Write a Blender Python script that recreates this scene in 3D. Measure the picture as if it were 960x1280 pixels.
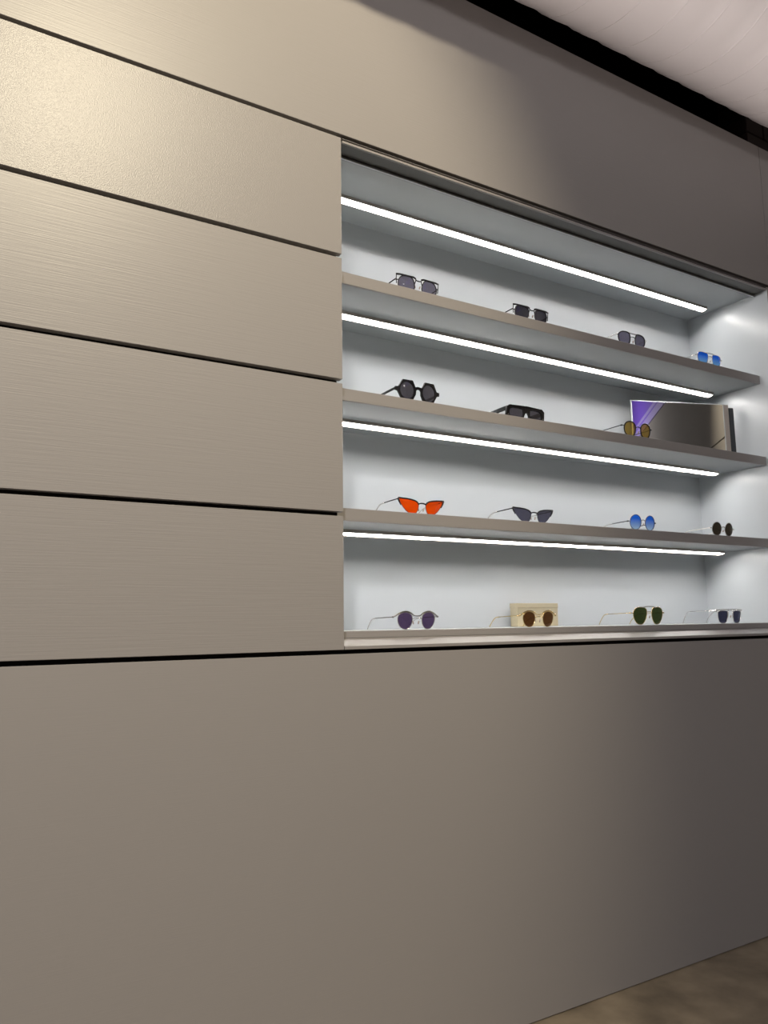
import bpy, bmesh, math, random
from mathutils import Vector, Matrix
random.seed(7)
for o in list(bpy.data.objects):
    bpy.data.objects.remove(o, do_unlink=True)
scene = bpy.context.scene
col = scene.collection
S = 1.55            # camera to wall distance in metres, the unit of the layout numbers below
CAMH = 0.6165 * S   # camera height above the floor

def P(x, y, z):     # layout units (camera height = 0) -> metres above the floor
    return Vector((x * S, y * S, z * S + CAMH))

# ------------------------------------------------------------------ camera
cd = bpy.data.cameras.new('camera')
cam = bpy.data.objects.new('camera', cd)
col.objects.link(cam)
F = Vector((0.52107411, 0.84227079, 0.13806407)); R_ = Vector((0.85131298, -0.52448989, -0.0132883)); U = Vector((-0.06122086, -0.12445992, 0.99033415))
cam.matrix_world = Matrix(((R_.x, U.x, -F.x, 0), (R_.y, U.y, -F.y, -S), (R_.z, U.z, -F.z, CAMH), (0, 0, 0, 1)))
cd.sensor_fit = 'HORIZONTAL'; cd.sensor_width = 36.0; cd.lens = 36.0 * 985 / 960
cd.clip_start = 0.02
scene.camera = cam

# ------------------------------------------------------------------ world, lamps, exposure
w = bpy.data.worlds.new('world'); scene.world = w; w.use_nodes = True
w.node_tree.nodes['Background'].inputs[0].default_value = (0.9, 0.92, 1.0, 1)
w.node_tree.nodes['Background'].inputs[1].default_value = 0.02
vs = scene.view_settings
vs.view_transform = 'Standard'; vs.look = 'None'; vs.gamma = 1.0; vs.use_curve_mapping = False
vs.exposure = 0.0

def lamp(name, kind, loc, power, color, radius=0.05, target=None, angle=90, blend=1.0):
    l = bpy.data.lights.new(name, kind); l.energy = power; l.color = color
    l.shadow_soft_size = radius
    if kind == 'SPOT':
        l.spot_size = math.radians(angle); l.spot_blend = blend
    o = bpy.data.objects.new(name, l); col.objects.link(o); o.location = loc
    if target is not None:
        o.rotation_euler = (target - loc).to_track_quat('-Z', 'Y').to_euler()
    return o
WARM = (1.0, 0.875, 0.63)
lamp('spot_lamp_wall', 'SPOT', P(0.308, -1.4, 1.56), 335, WARM, 0.06, P(-0.02, 0, 0.47), 75, 0.55)
lamp('spot_lamp_side', 'SPOT', P(1.30, -1.55, 1.45), 150, WARM, 0.05, P(2.05, -1.12, 0.76), 62, 1.0)
lamp('fill_spot', 'SPOT', P(-0.9, -2.2, 1.25), 345, (1.0, 0.96, 0.955), 0.12, P(1.12, 0, -0.80), 92, 1.0)  # added fill from out of view, lifts the lower wall and floor
lamp('fill_point', 'POINT', P(1.55, -3.25, 1.20), 22, (1.0, 0.95, 0.91), 0.15)  # unseen point light added to brighten the side wall and its banner
# unseen area light added at floor level to brighten the underside of the duct
l = bpy.data.lights.new('duct_fill', 'AREA'); l.shape = 'RECTANGLE'; l.size = 2.4; l.size_y = 0.06
l.energy = 2.35; l.color = (1.0, 0.91, 0.88); l.spread = math.radians(22)
o = bpy.data.objects.new('duct_fill', l); col.objects.link(o); o.location = P(1.30, -0.44, -0.612)
o.rotation_euler = (P(1.30, -0.21, 1.27) - P(1.30, -0.44, -0.612)).to_track_quat('-Z', 'Y').to_euler()

# ------------------------------------------------------------------ materials
def lin(r, g, b):
    f = lambda c: c / 12.92 if c <= 0.04045 else ((c + 0.055) / 1.055) ** 2.4
    return (f(r / 255), f(g / 255), f(b / 255), 1)

def mat(name, color, rough=0.5, metal=0.0, spec=0.5, coat=0.0):
    m = bpy.data.materials.new(name); m.use_nodes = True
    b = m.node_tree.nodes['Principled BSDF']
    b.inputs['Base Color'].default_value = color
    b.inputs['Roughness'].default_value = rough
    b.inputs['Metallic'].default_value = metal
    b.inputs['Specular IOR Level'].default_value = spec
    b.inputs['Coat Weight'].default_value = coat
    return m

def add_noise_bump(m, scale_vec, noise_scale, strength, dist, detail=3.0, rough_var=0.0, col_var=0.0):
    nt = m.node_tree; n = nt.nodes; L = nt.links
    b = n['Principled BSDF']
    geo = n.new('ShaderNodeNewGeometry')
    mp = n.new('ShaderNodeMapping'); mp.inputs['Scale'].default_value = scale_vec
    L.new(geo.outputs['Position'], mp.inputs['Vector'])
    no = n.new('ShaderNodeTexNoise'); no.inputs['Scale'].default_value = noise_scale; no.inputs['Detail'].default_value = detail
    L.new(mp.outputs['Vector'], no.inputs['Vector'])
    bu = n.new('ShaderNodeBump'); bu.inputs['Strength'].default_value = strength; bu.inputs['Distance'].default_value = dist
    L.new(no.outputs['Fac'], bu.inputs['Height'])
    prev = b.inputs['Normal'].links[0].from_socket if b.inputs['Normal'].is_linked else None
    if prev: L.new(prev, bu.inputs['Normal'])
    L.new(bu.outputs['Normal'], b.inputs['Normal'])
    if rough_var:
        r = b.inputs['Roughness'].default_value
        mr = n.new('ShaderNodeMapRange'); mr.inputs['To Min'].default_value = r - rough_var; mr.inputs['To Max'].default_value = r + rough_var
        L.new(no.outputs['Fac'], mr.inputs['Value']); L.new(mr.outputs['Result'], b.inputs['Roughness'])
    if col_var:
        c = b.inputs['Base Color'].default_value
        mx = n.new('ShaderNodeMix'); mx.data_type = 'RGBA'
        mx.inputs['A'].default_value = [v * (1 - col_var) for v in c[:3]] + [1]
        mx.inputs['B'].default_value = [v * (1 + col_var) for v in c[:3]] + [1]
        mc = n.new('ShaderNodeMapRange'); mc.inputs['From Min'].default_value = 0.3; mc.inputs['From Max'].default_value = 0.7
        L.new(no.outputs['Fac'], mc.inputs['Value']); L.new(mc.outputs['Result'], mx.inputs['Factor']); L.new(mx.outputs['Result'], b.inputs['Base Color'])

TAUPE = (0.275, 0.258, 0.253, 1)
m_brush = mat('taupe_paint_brushed', TAUPE, 0.41, spec=0.45)
add_noise_bump(m_brush, (7, 7, 330), 1.0, 0.27, 0.0012, 2.5, 0.03, 0.0)
m_smooth = mat('taupe_paint_fine', TAUPE, 0.45, spec=0.4)
add_noise_bump(m_smooth, (9, 9, 380), 1.0, 0.12, 0.0010, 2.0, 0.02, 0.0)
m_roll = mat('taupe_paint_rolled', TAUPE, 0.36, spec=0.45)
add_noise_bump(m_roll, (1, 1, 1), 400, 0.4, 0.0012, 2.0, 0.03, 0.0)
m_side = mat('taupe_paint_flat', TAUPE, 0.8, spec=0.15)
m_edge = mat('taupe_paint_satin', TAUPE, 0.38)
m_dark = mat('dark_gap_board', (0.012, 0.010, 0.009, 1), 0.85, spec=0.2)
m_void = mat('matt_black_void', (0.006, 0.006, 0.006, 1), 0.95, spec=0.1)
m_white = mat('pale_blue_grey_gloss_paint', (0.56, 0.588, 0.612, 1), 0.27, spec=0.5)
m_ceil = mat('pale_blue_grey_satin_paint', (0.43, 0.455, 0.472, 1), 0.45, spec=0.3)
m_board = mat('grey_shelf_board', (0.335, 0.355, 0.368, 1), 0.5, spec=0.3)
add_noise_bump(m_white, (7, 7, 60), 1.0, 0.03, 0.0012, 2.0, 0.006)
m_concrete = mat('polished_concrete', (0.26, 0.21, 0.15, 1), 0.5)
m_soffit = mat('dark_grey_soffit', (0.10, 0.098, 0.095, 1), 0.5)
add_noise_bump(m_concrete, (1, 1, 1), 7.0, 0.15, 0.004, 9.0, 0.08, 0.45)
m_duct = mat('off_white_duct_skin', (0.72, 0.67, 0.66, 1), 0.55)
add_noise_bump(m_duct, (1, 1, 1), 6, 0.15, 0.01, 2.0)
m_brown = mat('dark_brown_brick', (0.020, 0.012, 0.010, 1), 0.8)
m_alu = mat('anodised_aluminium', (0.55, 0.50, 0.46, 1), 0.35, 0.9)
m_mirror = mat('mirror_glass', (0.93, 0.94, 0.94, 1), 0.015, 1.0)
m_mirror_edge = mat('mirror_polished_edge', (0.75, 0.80, 0.80, 1), 0.2)
m_black_felt = mat('black_backing', (0.045, 0.05, 0.055, 1), 0.7)
m_beige = mat('beige_card', (0.45, 0.39, 0.27, 1), 0.7)
add_noise_bump(m_beige, (1, 1, 1), 900, 0.1, 0.0006, 2.0, 0.0, 0.06)
m_purple = mat('purple_cloth', (0.17, 0.085, 0.62, 1), 0.6)
m_lilac = mat('lilac_cloth', (0.36, 0.29, 0.72, 1), 0.6)
m_led = bpy.data.materials.new('led_diffuser'); m_led.use_nodes = True
_b = m_led.node_tree.nodes['Principled BSDF']
_b.inputs['Base Color'].default_value = (0.9, 0.9, 0.88, 1)
_b.inputs['Emission Color'].default_value = (1.0, 0.97, 0.93, 1)
_b.inputs['Emission Strength'].default_value = 42.0

m_acetate = mat('black_acetate', (0.006, 0.006, 0.007, 1), 0.22)
m_blackmetal = mat('black_metal', (0.005, 0.005, 0.007, 1), 0.4, 0.0, 0.3)
m_silver = mat('silver_metal', (0.75, 0.73, 0.70, 1), 0.22, 1.0)
m_darksilver = mat('gunmetal', (0.22, 0.21, 0.20, 1), 0.3, 1.0)
m_gold = mat('gold_metal', (0.80, 0.62, 0.30, 1), 0.22, 1.0)
m_navy = mat('navy_metal', (0.01, 0.02, 0.09, 1), 0.3, 0.3)
m_cream = mat('cream_metal', (0.85, 0.82, 0.76, 1), 0.3, 0.5)
m_pad = mat('nose_pad_clear', (0.35, 0.28, 0.24, 1), 0.2)

def lens_mat(name, tint, tint2=None, refl=(0.05, 0.05, 0.06)):
    """tinted see-through lens: transparent tint under a fresnel gloss with a little milky body;
    tint2 is the lighter tint at the foot of a graduated lens"""
    m = bpy.data.materials.new(name); m.use_nodes = True
    nt = m.node_tree; n = nt.nodes; L = nt.links; n.clear()
    out = n.new('ShaderNodeOutputMaterial')
    tr = n.new('ShaderNodeBsdfTransparent'); tr.inputs[0].default_value = (*tint, 1)
    if tint2:
        tc = n.new('ShaderNodeTexCoord'); sp = n.new('ShaderNodeSeparateXYZ'); L.new(tc.outputs['Generated'], sp.inputs[0])
        rp = n.new('ShaderNodeValToRGB'); rp.color_ramp.elements[0].position = 0.05; rp.color_ramp.elements[1].position = 0.75
        rp.color_ramp.elements[0].color = (*tint2, 1); rp.color_ramp.elements[1].color = (*tint, 1)
        L.new(sp.outputs['Z'], rp.inputs[0]); L.new(rp.outputs[0], tr.inputs[0])
    df = n.new('ShaderNodeBsdfDiffuse'); df.inputs[0].default_value = (*refl, 1)
    if tint2: L.new(rp.outputs[0], df.inputs[0])
    mx = n.new('ShaderNodeMixShader'); mx.inputs[0].default_value = 0.32
    L.new(tr.outputs[0], mx.inputs[1]); L.new(df.outputs[0], mx.inputs[2])
    gl = n.new('ShaderNodeBsdfGlossy'); gl.inputs['Roughness'].default_value = 0.04
    fr = n.new('ShaderNodeFresnel'); fr.inputs[0].default_value = 1.5
    m2 = n.new('ShaderNodeMixShader'); L.new(fr.outputs[0], m2.inputs[0]); L.new(mx.outputs[0], m2.inputs[1]); L.new(gl.outputs[0], m2.inputs[2])
    L.new(m2.outputs[0], out.inputs[0])
    return m
l_slate = lens_mat('lens_slate', (0.17, 0.16, 0.23), refl=(0.15, 0.145, 0.19))
l_dark = lens_mat('lens_charcoal', (0.05, 0.048, 0.065), refl=(0.045, 0.043, 0.058))
l_smoke = lens_mat('lens_smoke', (0.085, 0.078, 0.095), refl=(0.075, 0.07, 0.082))
l_blue = lens_mat('lens_blue_mirror', (0.004, 0.15, 0.95), (0.25, 0.60, 0.98))
l_blue2 = lens_mat('lens_blue_graduated', (0.008, 0.17, 0.95), (0.50, 0.72, 0.98))
l_amber = lens_mat('lens_amber', (0.58, 0.41, 0.10), refl=(0.40, 0.26, 0.06))
l_red = lens_mat('lens_red', (0.98, 0.085, 0.003), refl=(0.80, 0.08, 0.003))
l_greyblue = lens_mat('lens_grey_blue', (0.10, 0.10, 0.15), refl=(0.09, 0.09, 0.13))
l_brown = lens_mat('lens_dark_brown', (0.035, 0.025, 0.014), refl=(0.03, 0.024, 0.016))
l_purple = lens_mat('lens_purple', (0.10, 0.06, 0.15), refl=(0.09, 0.065, 0.13))
l_brown2 = lens_mat('lens_brown', (0.11, 0.050, 0.018), refl=(0.09, 0.045, 0.02))
l_green = lens_mat('lens_green', (0.045, 0.065, 0.015), refl=(0.045, 0.06, 0.02))
l_navy = lens_mat('lens_navy', (0.045, 0.05, 0.10), refl=(0.04, 0.045, 0.08))

# ------------------------------------------------------------------ object helpers
def link(name, me, parent=None, loc=(0, 0, 0), material=None):
    o = bpy.data.objects.new(name, me); col.objects.link(o)
    o.location = loc
    if parent: o.parent = parent
    if material: me.materials.append(material)
    return o

def tag(o, label=None, cat=None, group=None, kind=None):
    if label: o['label'] = label
    if cat: o['category'] = cat
    if group: o['group'] = group
    if kind: o['kind'] = kind
    return o

def thing(name, label, cat, loc, group=None, rotz=0.0):
    o = bpy.data.objects.new(name, None); col.objects.link(o)
    o.location = loc; o.rotation_euler = (0, 0, rotz); o.empty_display_size = 0.05
    return tag(o, label, cat, group)

def box_mesh(name, sx, sy, sz, bevel=0.0, seg=1):
    bm = bmesh.new()
    bmesh.ops.create_cube(bm, size=1.0)
    bmesh.ops.scale(bm, vec=(sx, sy, sz), verts=bm.verts)
    if bevel:
        bmesh.ops.bevel(bm, geom=bm.edges[:] + bm.verts[:], offset=bevel, segments=seg, affect='EDGES', profile=0.5)
    me = bpy.data.meshes.new(name); bm.to_mesh(me); bm.free()
    return me

def box(name, a, b, material, parent=None, bevel=0.0, base=None):
    """axis-aligned box between corners a and b (metres, world); origin at its centre, or at the parent's frame"""
    a = Vector(a); b = Vector(b); c = (a + b) / 2
    me = box_mesh(name, abs(b.x - a.x), abs(b.y - a.y), abs(b.z - a.z), bevel)
    return link(name, me, parent, c - (parent.location if parent else Vector()), material)

def ubox(name, x0, x1, y0, y1, z0, z1, material, parent=None, bevel=0.0):
    return box(name, P(x0, y0, z0), P(x1, y1, z1), material, parent, bevel)

def prism_x(name, prof, x0, x1, material, parent=None):
    """profile of (y, z) layout points swept along x"""
    bm = bmesh.new(); n = len(prof)
    pts = [P(0, y, z) for y, z in prof]
    c = sum(pts, Vector()) / n; c.x = (x0 + x1) / 2 * S
    va = [bm.verts.new(Vector((x0 * S, p.y, p.z)) - c) for p in pts]
    vb = [bm.verts.new(Vector((x1 * S, p.y, p.z)) - c) for p in pts]
    bm.faces.new(va); bm.faces.new(list(reversed(vb)))
    for i in range(n):
        bm.faces.new((va[i], vb[i], vb[(i + 1) % n], va[(i + 1) % n]))
    bmesh.ops.recalc_face_normals(bm, faces=bm.faces)
    me = bpy.data.meshes.new(name); bm.to_mesh(me); bm.free()
    return link(name, me, parent, c - (parent.location if parent else Vector()), material)

# ------------------------------------------------------------------ the room
XL, XR, YF, ZC = -1.6, 2.05, -4.2, 2.3
FL = -0.6165
fl = ubox('floor', XL - .05, XR + .05, YF - .05, 0.30, FL - 0.05, FL, m_concrete)
tag(fl, 'mottled brown polished concrete floor at the foot of the panelled wall', kind='structure')
ce = ubox('ceiling', XL - .05, XR + .05, YF - .05, 0.30, ZC, ZC + 0.04, m_void)
tag(ce, 'dark ceiling high above the room', kind='structure')
wl = ubox('wall_left', XL - .04, XL, YF, 0.30, FL, ZC, m_edge); tag(wl, 'plain taupe side wall left of the room', kind='structure')
wf = ubox('wall_front', XL, XR, YF - .04, YF, FL, ZC, m_edge); tag(wf, 'plain taupe wall opposite the display niche', kind='structure')

# panelled display wall: backing boards behind the gaps, panels 18 mm thick in front of them
GAPS = [(0.7505, 0.7565), (0.5515, 0.5580), (0.3535, 0.3600), (0.1535, 0.1598), (-0.0450, -0.0387)]
TOP = 1.1035; T = 0.0116; NL, NR = 0.549, 1.660; NF = 0.034; NB = 0.213; NC = 0.7425
wb = bpy.data.objects.new('wall_back', None); col.objects.link(wb); wb.location = P(0, 0, FL)
tag(wb, 'taupe panelled wall with dark shadow gaps around the lit display niche', kind='structure')
ubox('backing', XL, NL - 0.004, T, T + 0.02, FL, TOP - 0.002, m_dark, wb)
ubox('backing', NL - 0.004, XR, T, T + 0.02, NC + 0.004, TOP - 0.002, m_dark, wb)
ubox('backing', NL - 0.004, XR, T, T + 0.02, FL, -0.0388, m_dark, wb)
ubox('backing', NR + 0.006, XR, T, T + 0.02, -0.0388, NC + 0.004, m_dark, wb)
bv = 0.0008
def panel(x0, x1, z0, z1, m):
    return ubox('panel', x0, x1, 0, T, z0, z1, m, wb, bv)
panel(XL, 1.6745, GAPS[0][1], TOP, m_brush)                     # header over the niche
panel(1.6765, XR, GAPS[0][1], TOP, m_brush)
panel(XL, NL, GAPS[1][1], GAPS[0][0], m_roll)                   # four boards left of the niche
panel(XL, NL, GAPS[2][1], GAPS[1][0], m_brush)
panel(XL, NL, GAPS[3][1], GAPS[2][0], m_brush)
panel(XL, NL, GAPS[4][1], GAPS[3][0], m_brush)
panel(NR + 0.002, XR, GAPS[4][1], GAPS[0][0], m_brush)          # jamb right of the niche
panel(XL, XR, FL + 0.0018, GAPS[4][0], m_smooth)                 # tall board under the niche
# niche lining
ubox('niche_back', NL - 0.02, NR + 0.012, NB, NB + 0.012, -0.06, NC + 0.012, m_white, wb)
ubox('niche_side', NR, NR + 0.0018, 0.0, NF, GAPS[4][1], 0.745, m_white, wb)
ubox('niche_side', NR, NR + 0.006, NF, NB, -0.06, NC + 0.006, m_white, wb)
ubox('niche_side', NL - 0.014, NL - 0.006, T + 0.001, NB, -0.06, NC + 0.006, m_white, wb)
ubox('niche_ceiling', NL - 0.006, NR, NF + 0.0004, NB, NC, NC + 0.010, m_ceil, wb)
# head of the frame: two lips with a groove, then the taupe soffit back to the ceiling's edge strip
tag(ubox('frame_lip', NL + 0.002, NR, 0.0, 0.003, 0.7493, 0.7499, m_edge, wb), 'thin taupe metal lip')
tag(ubox('frame_lip', NL + 0.002, NR, 0.0, 0.004, 0.7430, 0.7464, m_edge, wb), 'taupe metal lip')
tag(ubox('frame_groove', NL + 0.002, NR, 0.004, 0.0110, 0.7455, 0.7500, m_dark, wb), 'dark groove')
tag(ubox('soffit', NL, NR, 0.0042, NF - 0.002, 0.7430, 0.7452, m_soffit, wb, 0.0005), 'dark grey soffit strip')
EB = 0.030
ubox('soffit_board', NL - 0.004, NR - 0.0002, EB + 0.0030, NF + 0.002, 0.7380, 0.7398, m_board, wb)
ubox('soffit_board', NL - 0.004, NR - 0.0002, NF, NF + 0.002, 0.7398, 0.7424, m_edge, wb)
tag(ubox('edge_strip', NL - 0.004, NR - 0.0002, EB, EB + 0.0030, 0.7378, 0.7402, m_white, wb, 0.0003), 'thin pale edge strip')  # white paint stands in for the light caught along this edge
# sill of the frame: slope from the bottom shelf's face down to the wall plane
prism_x('sill', [(0.0, -0.0340), (0.0, -0.0385), (NF - 0.001, -0.0385), (NF - 0.001, -0.0236)], NL + 0.001, NR, m_edge, wb)
# behind and above the top edge: the black void and a brown brick pier
ubox('void_board', XL, XR, 0.30, 0.31, FL, ZC, m_void, wb)
ubox('void_board', XL, XR, T + 0.021, 0.30, TOP - 0.012, TOP - 0.002, m_void, wb)
pier = bpy.data.objects.new('trim_1', None); col.objects.link(pier); pier.location = P(1.75, 0.03, TOP)
tag(pier, 'dark brown brick pier behind the right top end of the wall', kind='structure')
zc = TOP + 0.0012
for r in range(7):
    off = -0.06 if r % 2 else 0.0
    for c in range(4):
        x0 = 1.662 + c * 0.13 + off
        x1 = x0 + 0.126
        x0 = max(x0, 1.662)
        ubox('brick', x0, min(x1, XR - 0.002), 0.016 + random.uniform(0, .002), 0.09, zc, zc + 0.042, m_brown, pier, 0.002)
    zc += 0.046
ubox('mortar', 1.664, XR - 0.002, 0.021, 0.088, TOP, zc, m_dark, pier)

# side wall on the right, the mirror sees it
wr = bpy.data.objects.new('wall_right', None); col.objects.link(wr); wr.location = P(XR, 0, FL)
tag(wr, 'taupe panelled side wall right of the display wall', kind='structure')
ubox('backing', XR + T, XR + T + .03, YF, 0.30, FL, ZC, m_dark, wr)
zs = [FL + 0.002] + [z for g in reversed(GAPS) for z in g] + [TOP]
for i in range(0, len(zs), 2):
    ubox('panel', XR + 0.0005, XR + T, YF, -0.002, zs[i], zs[i + 1] if zs[i + 1] < 1 else 1.9, m_side, wr, bv)

# purple banner on the side wall (seen in the mirror)
bn = thing('fabric_banner', 'purple fabric banner with lilac lower bands reflected in the small mirror', 'banner', P(XR - 0.004, -3.0, 1.20))
ubox('cloth', XR - 0.006, XR, -3.9, -2.15, 1.285, 1.75, m_purple, bn)
ubox('band', XR - 0.006, XR, -3.9, -2.15, 1.262, 1.285, m_lilac, bn)
ubox('cloth', XR - 0.006, XR, -3.9, -2.15, 1.250, 1.262, m_purple, bn)
ubox('band', XR - 0.006, XR, -3.9, -2.15, 1.200, 1.250, m_lilac, bn)

# ------------------------------------------------------------------ ventilation duct
def duct():
    cy, cz, r = -0.156, 1.270, 0.200
    x0, x1 = XL + 0.01, XR - 0.01
    root = thing('ventilation_duct', 'large off-white round spiral duct along the top of the wall', 'duct', P((x0 + x1) / 2, cy, cz))
    slope = 0.0145
    pitch = 0.0835 * S; rr = r * S; lx = (x1 - x0) * S
    nth = 96; nx = int(lx / pitch * 8)
    # shell, gently bellied between the seams
    bm = bmesh.new(); rows = []
    for i in range(nx + 1):
        x = -lx / 2 + lx * i / nx; row = []
        for j in range(nth):
            th = 2 * math.pi * j / nth
            ph = (x / pitch - j / nth) % 1.0
            rad = rr - 0.0035 + 0.0035 * math.sin(math.pi * ph) ** 0.8
            row.append(bm.verts.new((x, rad * math.cos(th), rad * math.sin(th) + slope * x)))
        rows.append(row)
    for i in range(nx):
        for j in range(nth):
            k = (j + 1) % nth
            bm.faces.new((rows[i][j], rows[i][k], rows[i + 1][k], rows[i + 1][j]))
    for f in bm.faces: f.smooth = True
    bmesh.ops.recalc_face_normals(bm, faces=bm.faces)
    me = bpy.data.meshes.new('shell'); bm.to_mesh(me); bm.free()
    link('shell', me, root, (0, 0, 0), m_duct)
    # lock seam: a thin rib wound round the shell
    bm = bmesh.new(); prev = None; turns = lx / pitch
    N = int(turns * 64); w = 0.0035
    for s in range(N + 1):
        t = s / 64.0; th = 2 * math.pi * t; x = -lx / 2 + lx * (s / N)
        ring = []
        for dx, dr in ((-w, -0.004), (-w * .5, 0.0015), (w * .5, 0.0015), (w, -0.004)):
            rad = rr + dr - 0.001
            ring.append(bm.verts.new((x + dx, rad * math.cos(th), rad * math.sin(th) + slope * x)))
        if prev:
            for q in range(3):
                bm.faces.new((prev[q], ring[q], ring[q + 1], prev[q + 1]))
        prev = ring
    for f in bm.faces: f.smooth = True
    bmesh.ops.recalc_face_normals(bm, faces=bm.faces)
    me = bpy.data.meshes.new('seam'); bm.to_mesh(me); bm.free()
    link('seam', me, root, (0, 0, 0), m_duct)
duct()

# ------------------------------------------------------------------ shelves and light strips
SH = {'top': 0.5485, 'second': 0.3585, 'third': 0.1715, 'bottom': -0.0130}
TH = 0.0195
def shelf(z, which, th=TH):
    root = thing('display_shelf', f'thin taupe-edged {which}', 'shelf', P((NL + NR) / 2, NF, z - th))
    ubox('board', NL - 0.0055, NR - 0.0002, NF + 0.004, NB - 0.0002, z - th, z, m_board, root)
    tag(ubox('front_edge', NL - 0.0055, NR - 0.0012, NF, NF + 0.004, z - th, z, m_edge, root, 0.0006), 'taupe painted front edge')
shelf(SH['top'], 'topmost shelf of the niche, carrying four metal sunglasses')
shelf(SH['second'], 'second shelf down, carrying the small mirror and thick black frames')
shelf(SH['third'], 'third shelf down, carrying the red and grey cat-eye sunglasses')
shelf(SH['bottom'], 'bottom shelf of the niche, carrying the beige box', 0.0105)

def strip(zc, label, joint=None):
    x0, x1 = NL - 0.004, 1.622
    y0, y1 = 0.1305, 0.1440
    root = thing('led_light_strip', label, 'light strip', P((x0 + x1) / 2, (y0 + y1) / 2, zc))
    tag(ubox('channel', x0, x1, y0, y0 + 0.0022, zc - 0.0057, zc, m_alu, root), 'thin aluminium channel lip')
    ubox('channel', x0, x1, y1 - 0.0010, y1, zc - 0.0100, zc, m_alu, root)
    ubox('channel', x0, x1, y0 + 0.0022, y1 - 0.0015, zc - 0.0015, zc, m_alu, root)
    prism_x('end_cap', [(y0, zc), (y0, zc - 0.0057), (y0 + 0.008, zc - 0.0086), (y1, zc - 0.0086), (y1, zc)], x1, x1 + 0.0018, m_alu, root)
    segs = [(x0, x1, 0.0)] if joint is None else [(x0, joint, 0.0009), (joint + 0.0008, x1, 0.0)]
    for a, b, dz in segs:                # rounded diffuser
        prof = []
        ya, yb = y0 + 0.0024, y1 - 0.0017
        for k in range(7):
            t = k / 6
            prof.append((ya + (yb - ya) * t, zc - 0.0052 - 0.0026 * t - dz - 0.0012 * math.sin(math.pi * t) * (1 - t)))
        prof += [(yb, zc - 0.0018), (ya, zc - 0.0018)]
        prism_x('diffuser', prof, a, b, m_led, root)
strip(NC, 'glowing white light strip under the niche ceiling')
strip(SH['top'] - TH, 'glowing white light strip under the topmost shelf', 1.043)
strip(SH['second'] - TH, 'glowing white light strip under the second shelf, under the mirror and black frames', 1.037)
strip(SH['third'] - TH, 'glowing white light strip under the third shelf, lowest of the four')

# ------------------------------------------------------------------ sunglasses
def chaikin(pts, it, closed=True):
    for _ in range(it):
        q = []; n = len(pts)
        for i in range(n if closed else n - 1):
            a = pts[i]; b = pts[(i + 1) % n]
            q.append(tuple(a[k] * .75 + b[k] * .25 for k in range(len(a))))
            q.append(tuple(a[k] * .25 + b[k] * .75 for k in range(len(a))))
        if not closed: q = [pts[0]] + q + [pts[-1]]
        pts = q
    return pts

def resample(pts, n):
    L = [0.0]
    for i in range(len(pts)):
        a = Vector(pts[i]); b = Vector(pts[(i + 1) % len(pts)]); L.append(L[-1] + (b - a).length)
    out = []
    for k in range(n):
        t = L[-1] * k / n; i = 0
        while i < len(pts) - 1 and L[i + 1] <= t: i += 1
        f = (t - L[i]) / max(1e-9, L[i + 1] - L[i]); a = Vector(pts[i]); b = Vector(pts[(i + 1) % len(pts)])
        out.append(tuple(a.lerp(b, f)))
    return out

def base_curve(u):              # the front wraps back a little towards the hinges
    return 0.0011 * u * u

def uv3(u, v, dy=0.0, tilt=0.10):   # front elevation (mm) -> local metres; top of the front leans slightly forward
    return Vector((u / 1000, (base_curve(u) - tilt * v + dy) / 1000, v / 1000))

def sweep(name, pts, rad, material, parent, closed=False, seg=6, flat=None):
    """tube along 3-D points (metres); rad in mm, a number or one per point; flat=(a,b) scales the section"""
    n = len(pts); bm = bmesh.new(); rings = []
    for i in range(n):
        a = pts[i - 1] if (closed or i > 0) else pts[i]
        b = pts[(i + 1) % n] if (closed or i < n - 1) else pts[i]
        t = (b - a).normalized()
        up = Vector((0, 1, 0)) if abs(t.y) < 0.8 else Vector((0, 0, 1))
        s = t.cross(up).normalized(); q = s.cross(t).normalized()
        r = (rad[i] if isinstance(rad, (list, tuple)) else rad) / 1000
        fa, fb = flat if flat else (1, 1)
        rings.append([bm.verts.new(pts[i] + s * (math.cos(2 * math.pi * (k + .5) / seg) * r * fa) + q * (math.sin(2 * math.pi * (k + .5) / seg) * r * fb)) for k in range(seg)])
    m = n if closed else n - 1
    for i in range(m):
        A = rings[i]; B = rings[(i + 1) % n]
        for k in range(seg):
            bm.faces.new((A[k], A[(k + 1) % seg], B[(k + 1) % seg], B[k]))
    if not closed:
        bm.faces.new(list(reversed(rings[0]))); bm.faces.new(rings[-1])
    for f in bm.faces: f.smooth = True
    bmesh.ops.recalc_face_normals(bm, faces=bm.faces)
    me = bpy.data.meshes.new(name); bm.to_mesh(me); bm.free()
    return link(name, me, parent, (0, 0, 0), material)

def lens(pts, material, parent, dy=0.0):
    """slightly domed lens, one surface with rim thickness 1.2 mm"""
    pts = resample(pts, 40); n = len(pts)
    cu = sum(p[0] for p in pts) / n; cv = sum(p[1] for p in pts) / n
    bm = bmesh.new(); rings = []
    for f in (1.0, 0.7, 0.35):
        rings.append([bm.verts.new(uv3(cu + (u - cu) * f, cv + (v - cv) * f, dy - 1.6 * (1 - f * f))) for u, v in pts])
    c = bm.verts.new(uv3(cu, cv, dy - 1.6))
    for a, b in zip(rings, rings[1:]):
        for i in range(n):
            bm.faces.new((a[i], a[(i + 1) % n], b[(i + 1) % n], b[i]))
    for i in range(n):
        bm.faces.new((rings[-1][i], rings[-1][(i + 1) % n], c))
    for f in bm.faces: f.smooth = True
    bmesh.ops.recalc_face_normals(bm, faces=bm.faces)
    me = bpy.data.meshes.new('lens'); bm.to_mesh(me); bm.free()
    return link('lens', me, parent, (0, 0, 0), material)

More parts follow.
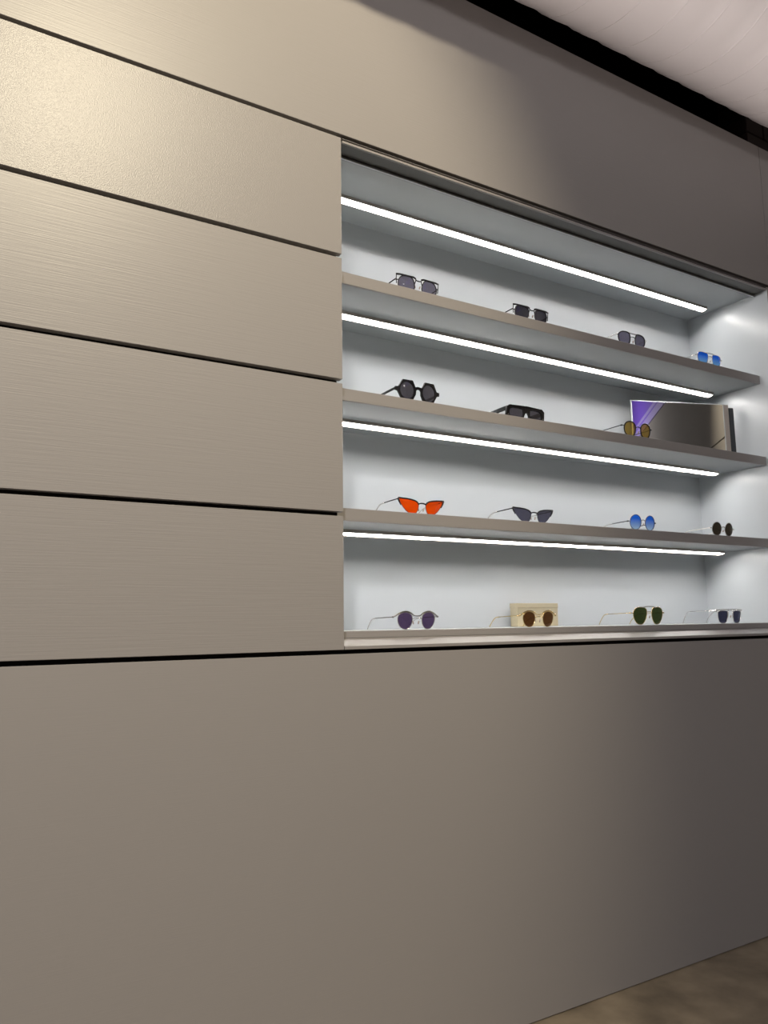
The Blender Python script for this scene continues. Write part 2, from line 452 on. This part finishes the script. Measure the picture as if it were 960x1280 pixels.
def plate(name, outer, holes, depth, material, parent, dy=0.0):
    """thick front cut from a sheet: polygon with holes (mm), extruded back by depth"""
    cu = bpy.data.curves.new(name, 'CURVE'); cu.dimensions = '2D'; cu.fill_mode = 'BOTH'
    for loop in [outer] + holes:
        s = cu.splines.new('POLY'); s.points.add(len(loop) - 1); s.use_cyclic_u = True
        for p, (u, v) in zip(s.points, loop): p.co = (u, v, 0, 1)
    cu.extrude = depth / 2; cu.bevel_depth = 0.35; cu.bevel_resolution = 0; cu.offset = -0.35
    tmp = bpy.data.objects.new('tmp_outline', cu); col.objects.link(tmp)
    dg = bpy.context.evaluated_depsgraph_get()
    me = bpy.data.meshes.new_from_object(tmp.evaluated_get(dg))
    bpy.data.objects.remove(tmp, do_unlink=True)
    for v in me.vertices:
        x, y, z = v.co
        v.co = uv3(x, y, dy + depth / 2 - z)
    me.materials.clear()
    return link(name, me, parent, (0, 0, 0), material)

def mir(pts): return [(-u, v) for u, v in pts]

def temple(root, hu, hv, mt, mtip, length=122, drop=None, rad=1.1, flat=(1, 1), splay=4, tip=2.0, hinge=None, straight=0.66):
    """side arm from the hinge back to where its tip touches the shelf; length in mm"""
    for s in (-1, 1):
        y0 = base_curve(hu) - 0.10 * hv
        L1 = length * straight; vend = hv - 2.0
        u0 = s * hu; u1 = s * (hu + splay * .4); u2 = s * (hu - splay)
        V = lambda u, y, v: Vector((u / 1000, y / 1000, v / 1000))
        arm = [V(u0, y0 + 0.5, hv), V(s * (hu + 1), y0 + 6, hv), V(u1, y0 + L1 * .5, hv - 0.8), V(u1, y0 + L1, vend)]
        a = sweep('temple', arm, rad, mt, root, flat=flat)
        rr = rad * (1.15 if flat == (1, 1) else 1.0)
        zmin = rr * max(flat) + 0.3
        ear = chaikin([(u1, y0 + L1, vend), (u1, y0 + L1 + (length - L1) * .35, vend - 1.5), (u2, y0 + L1 + (length - L1) * .8, zmin + (vend - zmin) * .45), (u2, y0 + length, zmin)], 2, False)
        t = sweep('temple_tip', [V(*p) for p in ear], rr, mtip, a, flat=flat)
        if mtip is not mt: t['label'] = 'temple tip of another finish'
        h = hinge or mt
        hb = box_mesh('hinge', 0.0022, 0.006, 0.0042, 0.0004)
        link('hinge', hb, root, (u0 / 1000, (y0 + 2.5) / 1000, hv / 1000), h)

def pads(root, v, u=7.5):
    for s in (-1, 1):
        bm = bmesh.new(); bmesh.ops.create_icosphere(bm, subdivisions=2, radius=1.0)
        bmesh.ops.scale(bm, vec=(0.0016, 0.0022, 0.0048), verts=bm.verts)
        for f in bm.faces: f.smooth = True
        me = bpy.data.meshes.new('nose_pad'); bm.to_mesh(me); bm.free()
        o = link('nose_pad', me, root, (s * u / 1000, (5.0 - 0.1 * v) / 1000, v / 1000), m_pad)
        o.rotation_euler = (0, s * 0.25, 0)
        sweep('pad_arm', [uv3(s * (u + 3.2), v + 3, 1), uv3(s * (u + 1), v + 2, 5), Vector((s * u / 1000, (4.6 - .1 * v) / 1000, v / 1000))], 0.4, m_darksilver, o.parent, seg=4)

def rim(pts, rad, material, root, name='rim', flat=None, n=48):
    p = resample(pts, n)
    return sweep(name, [uv3(u, v) for u, v in p], rad, material, root, True, 6, flat)

def bar(name, pts, rad, material, root, dy=0.0, it=2, flat=None):
    p = chaikin(pts, it, False) if it else pts
    return sweep(name, [uv3(u, v, dy) for u, v in p], rad, material, root, flat=flat)

def sg(label, xc, shelf_name, dy=0.011, group=None, rotz=0.0):
    return thing('sunglasses', label, 'sunglasses', P(xc / S, NF + dy, SH[shelf_name]) + Vector((0, 0, 0.0004)), group, rotz)
GT, G2, G3, GB = 'sunglasses on the topmost shelf', 'sunglasses on the second shelf', 'sunglasses on the third shelf', 'sunglasses on the bottom shelf'

def octa(cx, cy, hw, hh, cut_t=.35, cut_b=.35, it=1):
    a, b = hw, hh
    p = [(cx - a, cy - b * (1 - 2 * cut_b * .9)), (cx - a * (1 - cut_b * 1.3), cy - b), (cx + a * (1 - cut_b * 1.3), cy - b), (cx + a, cy - b * (1 - 2 * cut_b * .9)),
         (cx + a, cy + b * (1 - 2 * cut_t * .9)), (cx + a * (1 - cut_t * 1.3), cy + b), (cx - a * (1 - cut_t * 1.3), cy + b), (cx - a, cy + b * (1 - 2 * cut_t * .9))]
    return chaikin(p, it)

def circle(cx, cy, a, b, n=40):
    return [(cx + a * math.cos(2 * math.pi * k / n), cy + b * math.sin(2 * math.pi * k / n)) for k in range(n)]

def both(root, L, lm, rad=None, rm=None, flat=None):
    for pts in (mir(L), L):
        lens(pts, lm, root)
        if rad: rim(pts, rad, rm, root, flat=flat)

# --- topmost shelf
def double_brow(label, xc, lm, hexy):
    g = sg(label, xc, 'top', 0.010, GT)
    if hexy: L = chaikin([(10, 20), (18, 2), (47, 1), (59, 10), (61, 24), (55, 38), (16, 38)], 1)
    else:    L = chaikin([(10, 17), (15, 1), (52, 1), (62, 14), (57, 31), (46, 38.5), (20, 38.5)], 1)
    both(g, L, lm, 1.5, m_blackmetal)
    for s in (-1, 1):
        bar('brow_bar', [(s * 9, 36), (s * 16, 38.5), (s * 56, 39.5), (s * 67, 38.5)], 1.9, m_blackmetal, g, it=0, flat=(1.4, 1))
        bar('outer_strut', [(s * 66, 38), (s * 66, 26), (s * 65, 14)], 1.1, m_blackmetal, g, it=0)
        bar('cross_strut', [(s * 58, 24), (s * 66, 25)], 1.4, m_blackmetal, g, it=0)
        bar('inner_strut', [(s * 9, 36), (s * 8.5, 31), (s * 11.5, 22)], 1.2, m_blackmetal, g, it=0)
    bar('bridge', [(-9, 33), (-4, 31), (4, 31), (9, 33)], 1.5, m_blackmetal, g, it=0)
    pads(g, 17); temple(g, 66.5, 26, m_blackmetal, m_blackmetal, rad=1.7, hinge=m_darksilver)
double_brow('black metal flat-brow sunglasses with pale slate lenses, leftmost on the topmost shelf', 1.115, l_slate, False)
double_brow('black metal flat-brow sunglasses with darker angular lenses, second on the topmost shelf', 1.509, l_dark, True)

g = sg('black-rimmed geometric pilot sunglasses with silver temples and lilac-grey lenses, third on the topmost shelf', 1.930, 'top', 0.009, GT)
L = chaikin([(11, 18), (16, 4), (27, 0.9), (44, 0.9), (57, 10), (62, 24), (57, 35), (45, 41), (20, 41), (13, 33)], 1)
both(g, L, l_slate, 2.0, m_blackmetal)
bar('top_bar', [(-24, 41), (-10, 39), (10, 39), (24, 41)], 1.2, m_darksilver, g, it=1)
bar('bridge', [(-12, 25), (-5, 29), (5, 29), (12, 25)], 1.2, m_blackmetal, g)
for s in (-1, 1): bar('end_piece', [(s * 61, 29), (s * 66, 29)], 1.6, m_blackmetal, g, it=0)
pads(g, 16); temple(g, 66, 29, m_silver, m_silver, rad=1.2, hinge=m_silver)

g = sg('silver pilot sunglasses with bright blue graduated lenses, rightmost on the topmost shelf', 2.314, 'top', 0.009, GT)
L = chaikin([(11, 22), (17, 4), (27, 0.9), (46, 0.9), (58, 8), (62, 26), (60, 37), (48, 41), (16, 39), (11, 34)], 2)
both(g, L, l_blue, 0.9, m_silver)
bar('top_bar', [(-20, 40), (-10, 41), (10, 41), (20, 40)], 1.2, m_darksilver, g, it=1)
bar('bridge', [(-12, 29), (-5, 31), (5, 31), (12, 29)], 1.1, m_darksilver, g)
for s in (-1, 1): bar('end_piece', [(s * 61, 29), (s * 69, 28)], 1.5, m_darksilver, g, it=0)
pads(g, 16); temple(g, 68, 28, m_silver, m_silver, rad=1.1)

# --- second shelf
g = sg('chunky black hexagonal acetate sunglasses, leftmost on the second shelf', 1.110, 'second', 0.011, G2)
hexo = [(61, 24), (47, 0.4), (18, 0.4), (8, 19), (7.5, 28), (4, 32.5), (-4, 32.5), (-7.5, 28), (-8, 19), (-18, 0.4), (-47, 0.4), (-61, 24), (-68, 25), (-68, 34), (-59, 35), (-48, 54), (-19, 54), (-10, 37.5), (-5, 39), (5, 39), (10, 37.5), (19, 54), (48, 54), (59, 35), (68, 34), (68, 25)]
c1 = circle(33.5, 27.5, 21, 21.5)
plate('front_frame', hexo, [c1, mir(c1)], 5.0, m_acetate, g)
for c in (mir(c1), c1): lens(c, l_smoke, g, 2.5)
temple(g, 66, 29.5, m_acetate, m_acetate, rad=3.2, flat=(0.75, 1.15), length=128, straight=.6)

g = sg('narrow flat-top black acetate sunglasses with wide temples, second on the second shelf', 1.477, 'second', 0.011, G2)
fo = [(70, 8), (62, 0.4), (12, 0.4), (6.5, 15), (3, 19), (-3, 19), (-6.5, 15), (-12, 0.4), (-62, 0.4), (-70, 8), (-70, 30), (-60, 37), (-4, 38), (4, 38), (60, 37), (70, 30)]
wl_ = chaikin([(12, 6), (57, 6), (61, 14), (58, 29), (15, 30), (11, 24)], 1)
plate('front_frame', fo, [wl_, mir(wl_)], 6.0, m_acetate, g)
for c in (mir(wl_), wl_): lens(c, l_smoke, g, 3)
temple(g, 67, 27, m_acetate, m_acetate, rad=5.0, flat=(0.4, 1.3), length=125, straight=.55)
for s in (-1, 1): tag(link('rivet', box_mesh('rivet', .0030, .0008, .0018), g, uv3(s * 64.5, 10, -0.3)), 'small silver rivet').data.materials.append(m_silver)

g = sg('thin black geometric-rim sunglasses with amber lenses in front of the small mirror', 1.930, 'second', 0.009, G2)
L = chaikin([(11, 26), (15, 8), (27, 0.9), (43, 0.9), (55, 10), (59, 27), (53, 41), (38, 47), (22, 44), (13, 36)], 1)
both(g, L, l_amber, 2.0, m_blackmetal)
bar('bridge', [(-12, 27), (-5, 32), (5, 32), (12, 27)], 1.3, m_blackmetal, g)
for s in (-1, 1): bar('end_piece', [(s * 58, 32), (s * 67, 32)], 1.4, m_blackmetal, g, it=0)
pads(g, 17); temple(g, 67, 32, m_blackmetal, m_blackmetal, rad=1.3)

# --- third shelf
def cat_eye(label, xc, lm, k=1.0):
    g = sg(label, xc, 'third', 0.011, G3)
    L = [(10, 25), (12, 11), (18, 1.0), (38, 1.0), (52, 11), (69, 35.5), (66, 37.5), (34, 35), (17, 31)]
    L = [(u * k, v) for u, v in chaikin(L, 1)]
    both(g, L, lm, 0.6, m_blackmetal)
    for s in (-1, 1):
        bar('brow_bar', [(s * 10 * k, 24), (s * 17 * k, 32), (s * 36 * k, 36.5), (s * 69 * k, 38.5)], 2.0, m_blackmetal, g, it=1)
        bar('corner', [(s * 69 * k, 38), (s * 66 * k, 30), (s * 61 * k, 20)], [2.4, 2.4, .9], m_blackmetal, g, it=0)
    bar('bridge', [(-12 * k, 25), (-5, 27.5), (5, 27.5), (12 * k, 25)], 2.0, m_blackmetal, g)
    pads(g, 12); temple(g, 68 * k, 36, m_blackmetal, m_silver, rad=1.5, length=132, straight=.5)
cat_eye('black cat-eye sunglasses with vivid orange-red lenses, leftmost on the third shelf', 1.114, l_red)
cat_eye('black cat-eye sunglasses with grey-blue lenses, second on the third shelf', 1.489, l_greyblue, 1.06)

def round_pair(label, xc, lm, rm, mt, mtip, r, w2, rim_r):
    g = sg(label, xc, 'third', 0.011, G3)
    cx = 9.5 + r; cy = r + rim_r + .1
    both(g, circle(cx, cy, r, r), lm, rim_r, rm)
    bar('bridge', [(-10.5, cy + 3), (-5, cy + 8), (5, cy + 8), (10.5, cy + 3)], 1.3, m_darksilver, g)
    for s in (-1, 1): bar('end_piece', [(s * (cx + r), cy + 2), (s * w2, cy + 2)], 1.3, rm, g, it=0)
    pads(g, cy - 5, 6.5); temple(g, w2, cy + 2, mt, mtip, rad=1.3, length=138, straight=.45)
round_pair('round sunglasses with blue graduated lenses and thin dark rims, third on the third shelf', 1.932, l_blue2, m_navy, m_blackmetal, m_silver, 22.5, 61, 1.2)
round_pair('small round sunglasses with dark brown lenses and cream temples, rightmost on the third shelf', 2.322, l_brown, m_darksilver, m_cream, m_cream, 22, 63, 1.0)

# --- bottom shelf
def panto(label, xc, lm, rm, brow, mt, mtip, top):
    g = sg(label, xc, 'bottom', 0.014, GB)
    L = chaikin([(13, 27), (16, 12), (25, 0.9), (39, 0.9), (51, 10), (56, 28), (50, 39), (35, 43), (19, 39)], 2)
    both(g, L, lm, 1.0, rm)
    for s in (-1, 1):
        bar('brow_wing', [(s * 12, 36), (s * 20, 42), (s * 36, 45.5), (s * 52, 40), (s * 60, 34), (s * 67, 31)], 1.5, brow, g, it=2, flat=(1.2, 1))
    bar('bridge', [(-13, 36), (-6, 33), (6, 33), (13, 36)], 1.5, brow, g)
    bar('lower_bridge', [(-13, 26), (-4, 28), (4, 28), (13, 26)], 0.8, rm, g)
    pads(g, 17, 8); temple(g, 66, 31, mt, mtip, rad=1.2, length=132, straight=.62)
panto('silver panto sunglasses with brow wings and purple lenses, leftmost on the bottom shelf', 1.095, l_purple, m_silver, m_darksilver, m_darksilver, m_silver, 0)
panto('gold panto sunglasses with brown lenses in front of the beige box', 1.495, l_brown2, m_gold, m_gold, m_gold, m_gold, 0)

g = sg('gold aviator sunglasses with deep green lenses, third on the bottom shelf', 1.939, 'bottom', 0.014, GB)
L = chaikin([(10, 38), (12, 22), (24, 4), (36, 0.6), (50, 4), (63, 20), (66, 38), (58, 50), (38, 54), (14, 50)], 2)
both(g, L, l_green, 1.1, m_gold)
bar('top_bar', [(-28, 52), (-14, 55), (14, 55), (28, 52)], 1.7, m_darksilver, g, it=1)
bar('bridge', [(-13, 38), (-5, 39), (5, 39), (13, 38)], 1.2, m_gold, g)
for s in (-1, 1): bar('end_piece', [(s * 64, 36), (s * 74, 36)], 1.4, m_gold, g, it=0)
pads(g, 24, 8); temple(g, 73, 36, m_gold, m_gold, rad=1.1, length=132, straight=.68)

g = sg('silver straight-brow sunglasses with navy lenses, rightmost on the bottom shelf', 2.333, 'bottom', 0.014, GB)
L = chaikin([(14, 38), (16, 14), (22, 1), (50, 1), (58, 16), (61, 38), (50, 41), (24, 41)], 1)
both(g, L, l_navy, 1.1, m_silver)
bar('brow_bar', [(-67, 43), (-36, 45), (36, 45), (67, 43)], 1.6, m_darksilver, g, it=1)
for s in (-1, 1): bar('post', [(s * 12, 44), (s * 11, 30), (s * 13, 18)], 1.0, m_silver, g, it=0)
pads(g, 22, 8); temple(g, 66, 42, m_silver, m_silver, rad=1.2, length=135, straight=.72)

# ------------------------------------------------------------------ beige box and mirror
bx = thing('card_box', 'upright beige card box behind the gold brown-lensed sunglasses', 'box', P(1.0878, 0.1925, SH['bottom']))
ubox('body', 1.0339, 1.1417, 0.1826, 0.2030, SH['bottom'] + 0.0003, 0.0318, m_beige, bx, 0.0008)
ubox('lid', 1.0333, 1.1423, 0.1820, 0.2036, 0.0235, 0.0327, m_beige, bx, 0.0006)

mx0, my0, mx1, my1 = 1.3925, 0.180, 1.6135, 0.1000
ln = math.hypot(mx1 - mx0, my1 - my0) * S
ang = math.atan2(my1 - my0, mx1 - mx0)
mr = thing('countertop_mirror', 'small rectangular mirror standing at the right end of the second shelf', 'mirror', P((mx0 + mx1) / 2, (my0 + my1) / 2, SH['second']), None, ang)
mh = (0.4912 - SH['second']) * S
def mbox(name, x0, x1, y0, y1, z0, z1, m, bevel=0.0):
    me = box_mesh(name, x1 - x0, y1 - y0, z1 - z0, bevel)
    return link(name, me, mr, ((x0 + x1) / 2, (y0 + y1) / 2, (z0 + z1) / 2), m)
mbox('glass', -ln / 2 + .003, ln / 2 - .003, 0.0, 0.003, 0.003, mh - .003, m_mirror)
for a in ((-ln / 2, -ln / 2 + .003, 0.0003, mh), (ln / 2 - .003, ln / 2, 0.0003, mh)):
    mbox('edge', a[0], a[1], 0.0, .006, a[2], a[3], m_mirror_edge)
mbox('edge', -ln / 2 + .003, ln / 2 - .003, 0.0, .006, mh - .003, mh, m_mirror_edge)
mbox('edge', -ln / 2 + .003, ln / 2 - .003, 0.0, .006, 0.0003, .003, m_mirror_edge)
tag(mbox('side_frame', ln / 2 + .0002, ln / 2 + .020, 0.001, .012, 0.0003, mh - .001, m_alu, .0008), 'brushed metal side bar')
tag(mbox('rear_leaf', ln / 2 + .024, ln / 2 + .044, 0.004, .014, 0.0003, mh - .010, m_black_felt, .003), 'dark grey leaf')
tag(mbox('backing', -ln / 2 + .003, ln / 2 - .003, 0.003, .012, 0.003, mh - .003, m_black_felt), 'black backing board')
